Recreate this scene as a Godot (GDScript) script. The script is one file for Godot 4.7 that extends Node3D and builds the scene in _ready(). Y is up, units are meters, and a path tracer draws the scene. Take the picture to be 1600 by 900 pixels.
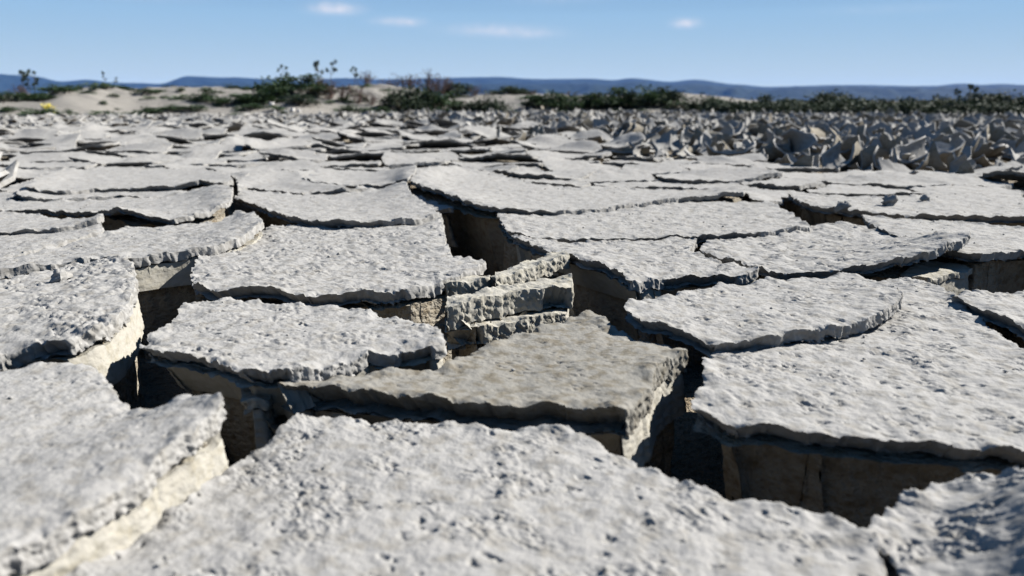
extends Node3D
# Dried lake bed: curled and cracked mud slabs, a sandy bank with scrub, far hills.
var M := {}
var bump_n: FastNoiseLite
var mid_n: FastNoiseLite
var flake_n: FastNoiseLite
var pit_n: FastNoiseLite
var wall_n: FastNoiseLite
var rng := RandomNumberGenerator.new()
var used := {}
const CAM_H := 0.35
const PITCH := 0.22843
const FOCAL := 1256.0

# name, label, centre height, crust thickness, roughness, material, standing on a full block, outline as x, z, height
const SLABS := [
	["mud_slab","broad pitted pale mud slab with a crumbled edge facing the brownish slab",-0.01,0.024,1.15,"crust",0,[-0.378,-0.482,-0.01,-0.354,-0.566,-0.015,-0.33,-0.629,-0.02,-0.296,-0.763,-0.022,-0.278,-0.81,-0.015,-0.248,-0.884,-0.008,-0.21,-0.885,-0.01,-0.148,-0.871,-0.01,-0.088,-0.866,-0.01,-0.029,-0.851,-0.01,0.022,-0.851,-0.01,0.064,-0.84,-0.01,0.087,-0.812,-0.01,0.123,-0.773,-0.01,0.136,-0.745,-0.01,0.162,-0.719,-0.01,0.197,-0.688,-0.01,0.235,-0.673,-0.01,0.282,-0.659,-0.01,0.298,-0.634,-0.01,0.299,-0.607,-0.01,0.295,-0.559,-0.01,0.281,-0.482,-0.01]],
	["mud_slab","lumpy knobbed mud slab with dark pits beside the end of the wide dark crack",-0.012,0.03,1.9,"crust",0,[0.298,-0.621,-0.012,0.328,-0.655,-0.012,0.365,-0.689,-0.01,0.415,-0.715,-0.008,0.455,-0.712,0,0.476,-0.689,0.014,0.486,-0.639,0.034,0.447,-0.53,0.045,0.363,-0.415,0.04,0.285,-0.482,-0.01,0.303,-0.562,-0.012,0.304,-0.6,-0.012]],
	["mud_slab","smooth thick pale mud slab with a tall cream side and thin seam",0.02,0.022,0.45,"crust",2,[-0.728,-0.842,0.015,-0.674,-0.935,0.02,-0.647,-0.966,0.02,-0.609,-0.984,0.02,-0.577,-0.994,0.02,-0.529,-0.973,0.02,-0.497,-0.935,0.02,-0.464,-0.886,0.02,-0.425,-0.839,0.02,-0.406,-0.833,0.02,-0.384,-0.839,0.02,-0.354,-0.826,0.035,-0.318,-0.802,0.046,-0.297,-0.777,0.05,-0.308,-0.722,0.04,-0.318,-0.68,0.036,-0.329,-0.633,0.034,-0.338,-0.598,0.032,-0.35,-0.57,0.03,-0.372,-0.526,0.028,-0.394,-0.477,0.028,-0.477,-0.504,0.025]],
	["mud_slab","rough blistered mud slab with a high cream face over the forked dark crack",0.024,0.022,2.2,"crust",2,[-1.041,-1.308,0.024,-0.999,-1.423,0.024,-0.96,-1.471,0.024,-0.924,-1.535,0.024,-0.895,-1.597,0.024,-0.865,-1.641,0.03,-0.815,-1.65,0.035,-0.746,-1.547,0.038,-0.664,-1.383,0.04,-0.602,-1.223,0.04,-0.576,-1.111,0.04,-0.577,-1.074,0.042,-0.595,-1.031,0.04,-0.64,-1.04,0.03,-0.68,-1.02,0.024,-0.752,-0.923,0.024]],
	["mud_slab","long narrow mud slab with a bulging cream end beside the wide dark notch",0.02,0.02,1.2,"crust",2,[-1.191,-1.707,0.01,-1.094,-1.802,0.012,-1.065,-1.957,0.015,-1.044,-2.044,0.02,-1.027,-2.13,0.02,-0.908,-2.175,0.02,-0.824,-2.26,0.02,-0.813,-2.374,0.03,-0.731,-2.273,0.04,-0.651,-2.088,0.045,-0.633,-1.948,0.045,-0.642,-1.852,0.036,-0.677,-1.784,0.03,-0.763,-1.73,0.024,-0.816,-1.679,0.024,-0.892,-1.693,0.024,-0.941,-1.657,0.02,-1.031,-1.585,0.016,-1.08,-1.541,0.015]],
	["mud_slab","narrow stepped mud slab with a cream end wall under a grey rimmed slab",0.01,0.018,1,"crust",0,[-1.406,-2.005,0.01,-1.33,-2.064,0.01,-1.266,-2.127,0.01,-1.191,-2.18,0.014,-1.139,-2.208,0.024,-1.073,-2.086,0.02,-1.095,-1.998,0.016,-1.114,-1.836,0.01,-1.139,-1.756,0.006,-1.198,-1.695,0.004]],
	["mud_slab","smooth mud slab with an upturned grey rim beside the dished dark-bellied slab",0.016,0.016,0.8,"crust",0,[-1.676,-2.406,0.016,-1.568,-2.449,0.016,-1.461,-2.435,0.016,-1.305,-2.326,0.014,-1.19,-2.27,0.024,-1.156,-2.26,0.04,-1.117,-2.171,0.04,-1.164,-2.132,0.03,-1.2,-2.104,0.024,-1.293,-2.075,0.02,-1.434,-2.048,0.016]],
	["mud_slab","dished mud slab raised over a deep black hollow along its edge",0.014,0.014,0.8,"crust",0,[-1.876,-2.734,0.01,-1.75,-2.825,0.01,-1.579,-2.788,0.01,-1.401,-2.882,0.01,-1.271,-2.902,0.01,-1.2,-3.007,0.024,-1.142,-3.061,0.04,-1.066,-2.985,0.05,-0.984,-2.834,0.054,-0.888,-2.543,0.05,-0.868,-2.445,0.046,-0.897,-2.387,0.034,-0.929,-2.321,0.026,-0.964,-2.27,0.024,-1.024,-2.281,0.026,-1.083,-2.302,0.036,-1.134,-2.308,0.05,-1.238,-2.419,0.026,-1.285,-2.464,0.014,-1.412,-2.523,0.01,-1.531,-2.553,0.01,-1.766,-2.569,0.01]],
	["mud_slab","wide shallow dished mud slab with a thick grey brim and a lifted corner",0.015,0.017,0.6,"crust",0,[-1.84,-3.037,0.04,-2.049,-3.528,0.04,-2.226,-4.084,0.02,-2.038,-4.029,0.015,-1.802,-4.146,0.015,-1.474,-3.968,0.02,-1.274,-3.642,0.03,-1.101,-3.185,0.04,-1.123,-3.109,0.04,-1.209,-3.159,0.05,-1.243,-3.134,0.04,-1.334,-3.111,0.03,-1.477,-3.098,0.024,-1.598,-3.07,0.022,-1.662,-2.985,0.024,-1.749,-2.973,0.03]],
	["mud_slab","thin strip of mud slab under a dished slab with a grey brim",0.01,0.015,0.7,"crust",0,[-1.77,-2.868,0.03,-1.849,-3.044,0.02,-1.685,-3.025,0.01,-1.598,-3.091,0.01,-1.431,-3.159,0.01,-1.303,-3.164,0.012,-1.212,-3,0.02,-1.295,-2.902,0.01,-1.441,-2.942,0.01,-1.602,-2.812,0.016,-1.685,-2.782,0.024]],
	["mud_slab","mud slab with a thick brown brim over a thin black line",0.014,0.018,0.9,"crust",0,[-0.956,-2.765,0.026,-1.024,-3.066,0.02,-0.893,-3.033,0.014,-0.774,-2.948,0.014,-0.619,-2.99,0.014,-0.519,-3.112,0.02,-0.414,-3.144,0.044,-0.351,-2.778,0.04,-0.277,-2.573,0.03,-0.207,-2.348,0.026,-0.271,-2.257,0.024,-0.356,-2.218,0.026,-0.457,-2.193,0.028,-0.554,-2.231,0.026,-0.647,-2.309,0.024,-0.757,-2.493,0.02,-0.852,-2.637,0.02]],
	["mud_slab","pale mud slab with a flaked step running along its middle",0.01,0.016,0.7,"crust",0,[-1.064,-3.121,0.024,-1.157,-3.427,0.03,-1.229,-4.094,0.016,-1.032,-3.906,0.016,-0.857,-3.356,0.026,-0.626,-3.126,0.026,-0.547,-3.284,0.02,-0.544,-3.198,0.016,-0.643,-3.109,0.008,-0.799,-3.043,0.008,-0.921,-3.132,0.008,-1.056,-3.212,0.012]],
	["mud_slab","bowl shaped mud slab with a sharp dark upturned tip",0.01,0.015,0.6,"crust",0,[-0.885,-3.427,0.03,-0.968,-4.084,0.02,-0.698,-4.013,0.01,-0.537,-3.999,0.03,-0.442,-3.734,0.06,-0.397,-3.305,0.07,-0.411,-3.159,0.05,-0.505,-3.184,0.03,-0.634,-3.194,0.024,-0.808,-3.288,0.03]],
	["mud_slab","large smooth mud slab sweeping up to a torn end over the black crack",0.016,0.016,1,"crust",1,[-0.392,-3.108,0.05,-0.407,-3.345,0.064,-0.381,-3.711,0.056,-0.293,-4.12,0.03,-0.093,-3.906,0.016,0.081,-3.417,0.012,0.257,-3.231,0.01,0.411,-3.231,0.01,0.648,-3.136,0.01,0.776,-3.15,0.016,0.855,-2.991,0.04,0.809,-2.802,0.044,0.562,-2.713,0.03,0.418,-2.622,0.026,0.257,-2.478,0.024,0.135,-2.404,0.026,0,-2.432,0.03,-0.12,-2.509,0.04,-0.245,-2.802,0.044,-0.329,-2.959,0.048]],
	["mud_slab","pale mud slab with scattered pits below the slab with the torn end",0.014,0.02,1.5,"crust",1,[-0.046,-2.39,0.024,0.096,-2.407,0.014,0.235,-2.449,0.014,0.418,-2.618,0.014,0.641,-2.773,0.014,0.868,-2.721,0.016,0.857,-2.524,0.02,0.82,-2.272,0.02,0.809,-2.152,0.02,0.645,-2.056,0.018,0.487,-2.016,0.018,0.404,-2.006,0.018,0.322,-1.998,0.016,0.24,-1.981,0.014,0.144,-1.984,0.012,0.056,-1.989,0.016,-0.013,-2.063,0.022]],
	["mud_slab","mud slab with a jagged bright front wall and a narrow slit",0.01,0.02,1.8,"crust",2,[-0.007,-2.024,0.02,0.06,-1.972,0.014,0.158,-1.958,0.01,0.322,-1.995,0.01,0.467,-2.012,0.012,0.402,-1.812,0.016,0.423,-1.742,0.016,0.471,-1.656,0.016,0.503,-1.597,0.016,0.446,-1.563,0.014,0.382,-1.564,0.01,0.304,-1.552,0.01,0.219,-1.494,0.014,0.221,-1.548,0.016,0.198,-1.623,0.02,0.139,-1.711,0.022,0.103,-1.774,0.02,0.046,-1.882,0.02]],
	["mud_slab","rough mud slab rising to a long thick rim that juts like a beam",0.006,0.018,2.1,"crust",0,[0.849,-2.241,0.01,0.936,-2.288,0.014,0.981,-2.241,0.01,0.995,-2.152,0.006,1.028,-2.024,0.01,1.033,-1.891,0.034,1.024,-1.799,0.064,1.003,-1.737,0.064,0.869,-1.653,0.044,0.792,-1.627,0.03,0.719,-1.61,0.02,0.628,-1.607,0.01,0.532,-1.585,0.008,0.52,-1.632,0.01,0.483,-1.714,0.01,0.45,-1.783,0.014,0.434,-1.839,0.014,0.49,-1.986,0.01,0.654,-2.056,0.008,0.783,-2.14,0.008]],
	["mud_slab","overriding mud slab with a ribbed cream front and a dark pointed tail",0.024,0.019,1.3,"crust",0,[0.177,-1.249,0.028,0.216,-1.317,0.026,0.274,-1.339,0.024,0.305,-1.389,0.02,0.458,-1.476,0.018,0.556,-1.515,0.018,0.66,-1.529,0.02,0.69,-1.446,0.026,0.653,-1.308,0.036,0.629,-1.272,0.034,0.59,-1.225,0.028,0.544,-1.183,0.026,0.474,-1.147,0.024,0.365,-1.101,0.022,0.283,-1.079,0.02,0.258,-1.11,0.021,0.219,-1.154,0.025,0.186,-1.186,0.029]],
	["mud_slab","biggest mud slab in the field dotted with dark pits beside a diagonal crack",0.002,0.024,1.4,"crust",1,[0.29,-1.094,0.004,0.383,-1.288,-0.004,0.536,-1.42,-0.004,0.693,-1.542,-0.002,0.808,-1.601,0.002,0.821,-1.543,0.003,0.813,-1.456,0.003,0.775,-1.307,0.002,0.75,-1.192,0.002,0.737,-1.106,0.002,0.727,-0.895,0.002,0.659,-0.769,0.002,0.608,-0.736,0.002,0.522,-0.76,0.002,0.462,-0.771,0.002,0.403,-0.785,0.002,0.354,-0.797,0.002,0.315,-0.803,0.002,0.295,-0.826,0.002,0.249,-0.837,0.002,0.225,-0.856,0.002,0.205,-0.879,0.006,0.237,-0.946,0.006,0.262,-1.047,0.006]],
	["mud_slab","mud slab tucked behind the diagonal crack of the biggest slab",0.01,0.02,1.6,"crust",0,[0.782,-1.396,0.016,0.867,-1.431,0.01,0.94,-1.437,0.01,1.102,-1.402,0.01,0.834,-1.041,0.01,0.78,-1.178,0.014,0.774,-1.27,0.016]],
	["mud_block","small squared mud block with a flat beige top under the jutting rim",-0.008,0.012,0.5,"cream",2,[0.822,-1.666,-0.008,0.93,-1.79,-0.008,0.988,-1.79,-0.008,1.009,-1.719,-0.008,0.852,-1.616,-0.008,0.832,-1.634,-0.008]],
	["mud_slab","smooth mud slab with a scalloped edge above a wide black hollow",0.018,0.018,1.2,"crust",0,[1.056,-2.421,0.014,1.125,-2.339,0.014,1.278,-2.275,0.014,1.387,-2.157,0.014,1.559,-2.06,0.014,1.385,-1.823,0.02,1.144,-1.769,0.024,1.008,-1.705,0.026,0.965,-1.769,0.024,0.977,-1.891,0.02,0.985,-2.111,0.016,1.012,-2.274,0.016]],
	["mud_slab","flat mud slab carrying two small dark clods behind a straight black crack",0.012,0.02,1.4,"crust",0,[1.005,-2.936,0.02,1.172,-2.945,0.012,1.388,-2.905,0.012,1.699,-3.051,0.012,1.838,-2.885,0.012,2.104,-2.808,0.012,1.716,-2.275,0.014,1.533,-2.393,0.014,1.349,-2.407,0.014,1.182,-2.421,0.014,1.076,-2.493,0.018,1.01,-2.571,0.02,0.963,-2.671,0.02]],
	["mud_slab","large coarse blistered mud slab with a straight dark grey front face",0.01,0.022,1.9,"crust",1,[-0.656,-1.607,0.01,-0.702,-1.773,0.01,-0.682,-1.917,0.006,-0.677,-2.131,0.006,-0.685,-2.268,0.006,-0.589,-2.293,0.004,-0.442,-2.293,0.004,-0.299,-2.33,0.006,-0.207,-2.353,0.014,-0.165,-1.937,0.02,-0.133,-1.744,0.02,-0.057,-1.671,0.02,-0.079,-1.566,0.02,-0.133,-1.487,0.018,-0.186,-1.423,0.018,-0.274,-1.393,0.018,-0.361,-1.378,0.018,-0.465,-1.423,0.018,-0.532,-1.413,0.018,-0.594,-1.463,0.016]],
	["mud_slab","mud slab with a cracked crumbling cream front beside the stacked wedges",0.018,0.02,1.3,"crust",2,[-0.507,-1.049,0.02,-0.529,-1.14,0.016,-0.533,-1.219,0.014,-0.558,-1.321,0.014,-0.534,-1.357,0.014,-0.493,-1.366,0.014,-0.414,-1.325,0.014,-0.323,-1.312,0.014,-0.271,-1.291,0.016,-0.205,-1.243,0.018,-0.148,-1.197,0.02,-0.105,-1.13,0.024,-0.097,-1.066,0.024,-0.108,-1.052,0.022,-0.148,-1.049,0.02,-0.197,-1.029,0.02,-0.231,-0.989,0.02,-0.279,-0.953,0.022,-0.334,-0.94,0.024,-0.351,-0.957,0.024,-0.389,-0.992,0.024,-0.454,-1.029,0.022]],
	["mud_slab","smooth brownish mud slab with a curved cream side, ringed by dark cracks",0.002,0.032,0.55,"beige",2,[-0.294,-0.946,0.006,-0.266,-0.975,0.004,-0.202,-1.006,0.002,-0.095,-1.027,0,-0.07,-1.083,0,0,-1.181,0,0.083,-1.259,0.004,0.126,-1.297,0.008,0.144,-1.28,0.008,0.159,-1.203,0.004,0.191,-1.151,0.004,0.23,-1.109,0.008,0.246,-1.075,0.012,0.208,-1.032,0.012,0.184,-0.989,0.012,0.165,-0.917,0.01,0.128,-0.853,0.01,0.074,-0.875,0.006,0,-0.882,0.004,-0.076,-0.9,0.004,-0.156,-0.924,0.004,-0.205,-0.935,0.004,-0.254,-0.944,0.005]],
	["mud_wedge","short rough mud wedge against the coarse slab, beside a longer one",0.012,0.03,1.2,"cream",0,[-0.133,-1.486,0.012,-0.092,-1.508,0.012,-0.045,-1.537,0.012,-0.041,-1.579,0.012,-0.077,-1.579,0.012,-0.126,-1.543,0.012]],
	["mud_wedge","long rough mud wedge with a flat end, leaning above the stack",0.016,0.03,1.2,"cream",0,[-0.038,-1.507,0.016,0,-1.551,0.018,0.067,-1.643,0.02,0.124,-1.715,0.024,0.114,-1.769,0.024,0.056,-1.714,0.02,-0.032,-1.572,0.016]],
	["mud_wedge","thick rough mud wedge with a pale upper face, middle of the stack",0.006,0.042,1.2,"cream",0,[-0.119,-1.343,0.006,-0.057,-1.389,0.006,0,-1.438,0.006,0.06,-1.471,0.008,0.116,-1.489,0.01,0.118,-1.558,0.01,0.063,-1.549,0.008,-0.012,-1.501,0.006,-0.115,-1.399,0.006]],
	["mud_wedge","thin torn mud wedge, lowest of the stack beside the brownish slab",-0.039,0.034,1.4,"cream",0,[-0.121,-1.352,-0.039,-0.057,-1.368,-0.039,0,-1.402,-0.039,0.06,-1.447,-0.039,0.105,-1.48,-0.039,0.11,-1.56,-0.039,0,-1.509,-0.039,-0.119,-1.438,-0.039]],
	["mud_block","small cream mud block with a seam under the crumbling front",-0.016,0.014,0.7,"cream",2,[-0.355,-0.994,-0.016,-0.348,-1.014,-0.016,-0.316,-1.009,-0.016,-0.311,-0.98,-0.016,-0.307,-0.952,-0.016,-0.335,-0.937,-0.016]],
	["mud_slab","low mud ledge under the rough blistered slab beside the smooth thick slab",-0.002,0.016,1,"cream",0,[-0.726,-0.982,-0.002,-0.705,-1.055,-0.002,-0.691,-1.107,-0.002,-0.66,-1.135,-0.002,-0.645,-1.098,-0.002,-0.664,-1.075,-0.002,-0.688,-1.055,-0.002,-0.7,-0.945,-0.002]],
]
# skyline of the hills: azimuth in degrees, rise in degrees
const RIDGE := [-49.32,1.069,-40.47,1.507,-34.91,1.588,-31.82,1.572,-29.85,1.419,-28.50,1.136,-27.10,1.265,-25.68,1.126,-23.10,1.070,-21.19,1.544,-18.84,1.506,-16.42,1.403,-14.35,1.293,-11.83,1.515,-8.82,1.445,-4.43,1.543,-1.33,1.611,2.22,1.461,4.43,1.501,7.07,1.409,8.16,1.511,10.97,1.268,12.25,1.409,15.19,1.081,17.23,0.906,19.63,0.975,22.34,0.997,26.75,0.905,28.50,1.023,29.51,0.938,30.51,0.985,31.82,0.916,37.79,0.921,51.13,0.867]
# height of the sand bank above the lake bed by azimuth
const BANK := [-51.13,0.465,-31.82,0.506,-29.85,0.527,-28.15,0.691,-24.95,0.682,-21.19,0.710,-16.42,0.701,-12.25,0.708,-8.82,0.792,-7.07,0.753,-4.88,0.512,-0.89,0.574,2.66,0.553,4.43,0.492,8.82,0.471,11.40,0.570,13.52,0.489,16.42,0.330,21.19,0.236,31.82,0.229,54.38,0.267]
# azimuth, distance, width, height, kind
const PLANTS := [
	[-31.43,25.00,1.00,0.28,"g"],
	[-30.51,25.50,1.14,0.41,"t"],
	[-29.92,25.00,0.90,0.28,"g"],
	[-28.91,25.50,1.02,0.25,"g"],
	[-28.15,26.00,0.67,0.21,"c"],
	[-26.40,27.00,0.97,0.15,"c"],
	[-25.13,27.00,0.81,0.13,"c"],
	[-23.66,23.40,0.70,0.23,"g"],
	[-22.42,23.60,0.85,0.19,"g"],
	[-24.73,23.00,0.55,0.19,"c"],
	[-26.04,22.80,0.59,0.17,"c"],
	[-26.75,22.70,0.45,0.13,"c"],
	[-24.03,26.00,0.67,0.17,"c"],
	[-23.10,26.50,0.58,0.15,"c"],
	[-21.89,25.00,0.60,0.18,"c"],
	[-21.00,23.40,0.70,0.19,"g"],
	[-20.34,24.50,0.83,0.36,"g"],
	[-19.44,24.00,0.86,0.23,"g"],
	[-21.96,28.00,1.11,0.18,"d"],
	[-20.81,28.00,0.45,0.16,"c"],
	[-30.65,22.80,0.32,0.15,"c"],
	[-29.85,22.40,0.76,0.22,"c"],
	[-28.22,22.30,0.36,0.18,"c"],
	[-18.64,27.00,0.70,0.20,"d"],
	[-18.12,24.00,0.86,0.31,"g"],
	[-17.56,23.20,0.83,0.19,"g"],
	[-29.38,22.60,0.40,0.20,"y"],
	[-17.03,24.00,1.05,0.47,"g"],
	[-16.09,24.40,1.17,0.59,"g"],
	[-15.10,24.80,1.09,0.56,"g"],
	[-14.35,23.40,1.02,0.34,"d"],
	[-13.52,24.60,1.22,0.56,"g"],
	[-12.46,24.40,1.07,0.52,"t"],
	[-15.93,27.20,0.81,0.22,"d"],
	[-13.43,27.20,0.92,0.31,"d"],
	[-13.10,26.60,1.06,0.35,"t"],
	[-11.61,24.20,1.06,0.43,"t"],
	[-10.54,24.00,0.96,0.51,"t"],
	[-9.68,23.80,0.95,0.35,"t"],
	[-11.19,23.00,0.78,0.19,"c"],
	[-9.90,22.60,0.67,0.22,"g"],
	[-8.82,22.60,0.76,0.22,"g"],
	[-9.90,26.80,0.96,0.44,"t"],
	[-7.60,23.40,1.16,0.65,"d"],
	[-6.55,24.00,1.29,0.82,"d"],
	[-7.07,27.00,1.34,0.48,"t"],
	[-8.29,27.40,1.09,0.36,"t"],
	[-5.32,24.40,1.46,0.71,"g"],
	[-5.67,26.00,1.45,0.84,"t"],
	[-4.43,26.50,1.32,0.73,"t"],
	[-3.77,26.80,1.17,0.48,"d"],
	[-4.21,23.00,1.14,0.37,"g"],
	[-3.20,23.00,1.01,0.41,"d"],
	[-2.13,23.00,1.19,0.60,"d"],
	[-1.07,22.80,1.00,0.52,"d"],
	[-0.22,22.60,0.67,0.18,"c"],
	[-2.66,26.50,0.79,0.34,"t"],
	[-0.44,27.50,1.37,0.31,"d"],
	[0.53,27.60,1.10,0.31,"d"],
	[1.33,27.40,0.82,0.27,"t"],
	[3.90,27.60,0.82,0.22,"t"],
	[1.55,23.40,1.02,0.34,"g"],
	[2.66,23.60,1.22,0.50,"g"],
	[3.77,23.20,1.06,0.38,"g"],
	[4.88,23.60,1.27,0.46,"g"],
	[5.98,23.80,1.18,0.50,"d"],
	[7.16,24.00,1.34,0.55,"g"],
	[8.38,24.00,1.29,0.51,"d"],
	[9.47,24.40,1.31,0.59,"g"],
	[10.54,24.60,1.22,0.64,"d"],
	[11.61,24.00,0.86,0.23,"c"],
	[13.01,23.60,1.08,0.50,"d"],
	[13.94,23.80,1.09,0.46,"g"],
	[15.19,23.60,1.17,0.42,"d"],
	[15.80,22.59,0.81,0.46,"d"],
	[16.24,22.05,0.99,0.44,"d"],
	[16.70,23.34,0.92,0.44,"d"],
	[17.17,24.36,0.84,0.54,"d"],
	[17.77,22.48,0.90,0.49,"d"],
	[18.19,23.51,1.11,0.50,"d"],
	[18.65,22.70,1.19,0.53,"d"],
	[19.05,22.73,1.09,0.45,"d"],
	[19.55,23.50,1.00,0.44,"d"],
	[20.00,23.99,0.85,0.50,"d"],
	[20.51,23.62,1.13,0.56,"d"],
	[20.92,24.28,1.13,0.63,"d"],
	[21.39,23.87,0.96,0.64,"d"],
	[21.79,22.15,0.85,0.51,"d"],
	[22.20,24.34,0.96,0.44,"d"],
	[22.74,24.24,1.28,0.55,"d"],
	[23.33,22.05,0.87,0.53,"d"],
	[23.88,23.03,1.21,0.50,"d"],
	[24.43,22.73,0.86,0.47,"d"],
	[24.83,22.95,1.22,0.46,"d"],
	[25.20,22.11,0.82,0.51,"d"],
	[25.64,22.73,0.81,0.55,"d"],
	[26.09,22.52,0.79,0.41,"d"],
	[26.48,23.69,0.87,0.43,"d"],
	[26.94,22.62,1.21,0.42,"d"],
	[27.40,23.93,1.00,0.58,"d"],
	[27.85,22.60,0.95,0.41,"d"],
	[28.29,22.62,1.17,0.53,"d"],
	[28.73,22.08,0.86,0.43,"d"],
	[29.12,22.58,1.15,0.42,"d"],
	[29.46,24.32,1.10,0.59,"d"],
	[29.88,24.25,1.14,0.56,"d"],
	[30.36,23.24,0.83,0.45,"d"],
	[30.86,24.25,1.27,0.49,"d"],
	[31.32,24.00,1.12,0.56,"d"],
	[31.74,23.64,1.12,0.46,"d"],
	[32.24,24.39,0.86,0.59,"d"],
	[32.74,23.67,0.82,0.56,"d"],
	[33.07,24.42,1.15,0.45,"d"],
	[33.42,23.59,1.07,0.54,"d"],
	[33.90,22.55,0.76,0.54,"d"],
	[34.20,24.19,0.87,0.56,"d"],
	[-10.67,25.12,0.51,0.08,"c"],
	[-12.40,25.18,0.48,0.15,"g"],
	[-32.52,22.38,0.36,0.10,"c"],
	[-18.30,22.94,0.30,0.13,"c"],
	[-26.33,24.04,0.22,0.15,"g"],
	[-24.25,26.37,0.32,0.09,"g"],
	[-11.33,24.32,0.22,0.15,"c"],
	[-20.87,24.50,0.49,0.14,"c"],
	[-17.74,27.19,0.46,0.17,"g"],
	[-23.20,26.43,0.27,0.16,"c"],
	[-15.57,23.93,0.48,0.08,"c"],
	[-15.47,22.23,0.27,0.10,"g"],
	[-13.32,25.39,0.39,0.12,"g"],
	[-11.56,24.09,0.45,0.16,"c"],
	[-16.41,25.43,0.31,0.16,"g"],
	[-13.43,25.21,0.53,0.11,"g"],
	[-18.17,24.54,0.24,0.14,"c"],
	[-7.49,24.00,0.34,0.12,"c"],
	[-26.61,27.18,0.29,0.15,"c"],
	[-31.42,25.62,0.53,0.10,"c"],
	[-25.60,23.79,0.20,0.06,"c"],
	[-12.90,26.48,0.56,0.08,"g"],
	[-16.85,27.46,0.25,0.17,"c"],
	[-29.28,24.74,0.50,0.08,"c"],
	[-11.40,25.85,0.52,0.09,"g"],
	[-15.66,23.84,0.27,0.09,"g"],
	[-10.06,24.32,0.33,0.14,"c"],
	[-22.80,25.32,0.29,0.15,"g"],
	[-15.95,25.46,0.33,0.16,"c"],
	[-29.65,22.56,0.49,0.15,"c"],
	[-18.42,23.85,0.22,0.08,"c"],
	[-17.43,24.73,0.40,0.07,"c"],
	[-31.59,22.90,0.20,0.09,"c"],
	[-32.69,23.50,0.43,0.08,"c"],
	[-31.31,23.63,0.48,0.12,"c"],
	[-14.88,25.67,0.55,0.15,"c"],
	[-19.60,25.88,0.47,0.12,"g"],
	[-29.69,26.67,0.39,0.07,"c"],
	[-29.48,26.92,0.41,0.12,"c"],
	[-11.15,23.94,0.32,0.10,"c"],
	[-26.77,25.78,0.31,0.15,"c"],
	[-29.63,26.70,0.52,0.09,"c"],
	[-21.80,26.01,0.27,0.15,"g"],
	[-25.37,23.11,0.35,0.07,"g"],
	[-18.00,27.03,0.33,0.14,"g"],
	[-18.52,22.40,0.38,0.08,"c"],
	[-13.38,24.73,0.48,0.14,"c"],
	[-10.27,26.93,0.55,0.14,"c"],
	[-18.39,24.99,0.54,0.10,"c"],
	[-29.16,22.43,0.34,0.13,"c"],
	[-32.25,25.78,0.33,0.13,"c"],
	[-15.86,22.82,0.49,0.13,"c"],
	[-31.54,23.40,0.28,0.15,"c"],
	[-32.86,25.90,0.28,0.09,"c"],
	[-12.47,23.78,0.32,0.12,"c"],
	[-29.26,24.82,0.22,0.11,"c"],
	[-19.61,23.70,0.26,0.13,"c"],
	[-29.21,22.30,0.45,0.14,"c"],
	[-25.49,27.02,0.57,0.17,"g"],
	[-25.74,25.49,0.29,0.11,"c"],
	[-23.70,25.43,0.44,0.13,"c"],
	[-31.20,27.43,0.28,0.08,"c"],
	[-9.02,23.54,0.26,0.12,"c"],
	[-17.28,22.24,0.35,0.07,"c"],
	[-27.59,26.67,0.25,0.17,"c"],
	[-10.93,25.28,0.25,0.14,"c"],
	[-10.05,26.16,0.48,0.15,"c"],
	[-27.15,25.35,0.42,0.14,"c"],
	[-7.48,23.06,0.43,0.06,"c"],
	[-8.51,25.83,0.56,0.07,"c"],
	[8.78,25.07,0.59,0.09,"c"],
	[10.84,23.89,0.47,0.13,"g"],
	[1.10,25.40,0.59,0.16,"c"],
	[-3.00,23.74,0.35,0.11,"c"],
	[13.89,25.11,0.40,0.14,"c"],
	[14.00,23.02,0.36,0.17,"c"],
	[-6.60,22.71,0.33,0.14,"g"],
	[13.88,24.34,0.26,0.11,"d"],
	[10.93,22.90,0.59,0.13,"g"],
	[0.96,24.12,0.29,0.08,"d"],
	[9.05,23.11,0.35,0.13,"c"],
	[12.94,24.27,0.62,0.13,"c"],
	[11.65,23.24,0.35,0.08,"d"],
	[-6.56,24.08,0.55,0.09,"c"],
	[-4.07,24.80,0.34,0.16,"d"],
	[7.23,22.93,0.35,0.14,"d"],
	[7.78,24.66,0.38,0.14,"d"],
	[-6.35,22.85,0.44,0.15,"g"],
	[3.56,22.71,0.55,0.13,"c"],
	[-3.86,25.26,0.49,0.09,"g"],
	[12.50,22.55,0.56,0.15,"d"],
	[-3.72,22.96,0.46,0.10,"g"],
	[-2.37,24.23,0.35,0.15,"c"],
	[12.80,23.44,0.39,0.08,"d"],
	[14.35,21.23,1.10,0.46,"d"],
	[14.99,21.75,1.16,0.45,"d"],
	[15.57,21.04,0.92,0.42,"d"],
	[16.19,20.90,1.13,0.43,"d"],
	[16.79,21.42,1.23,0.46,"d"],
	[17.48,21.21,0.87,0.41,"d"],
	[18.09,20.87,0.91,0.42,"d"],
	[18.66,21.87,0.93,0.48,"d"],
	[19.45,21.60,1.08,0.41,"d"],
	[20.03,21.55,1.11,0.42,"d"],
	[20.72,21.13,0.84,0.35,"d"],
	[21.41,21.96,1.21,0.43,"d"],
	[21.98,21.98,1.03,0.41,"d"],
	[22.62,21.50,1.28,0.47,"d"],
	[23.15,21.11,1.08,0.46,"d"],
	[23.81,21.64,1.11,0.43,"d"],
	[24.53,21.95,0.94,0.38,"d"],
	[25.23,21.54,1.16,0.42,"d"],
	[25.80,20.92,1.19,0.36,"d"],
	[26.35,21.03,1.21,0.42,"d"],
	[26.94,21.43,1.27,0.39,"d"],
	[27.44,21.62,1.27,0.46,"d"],
	[27.97,21.57,1.25,0.40,"d"],
	[28.53,21.32,1.12,0.46,"d"],
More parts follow.
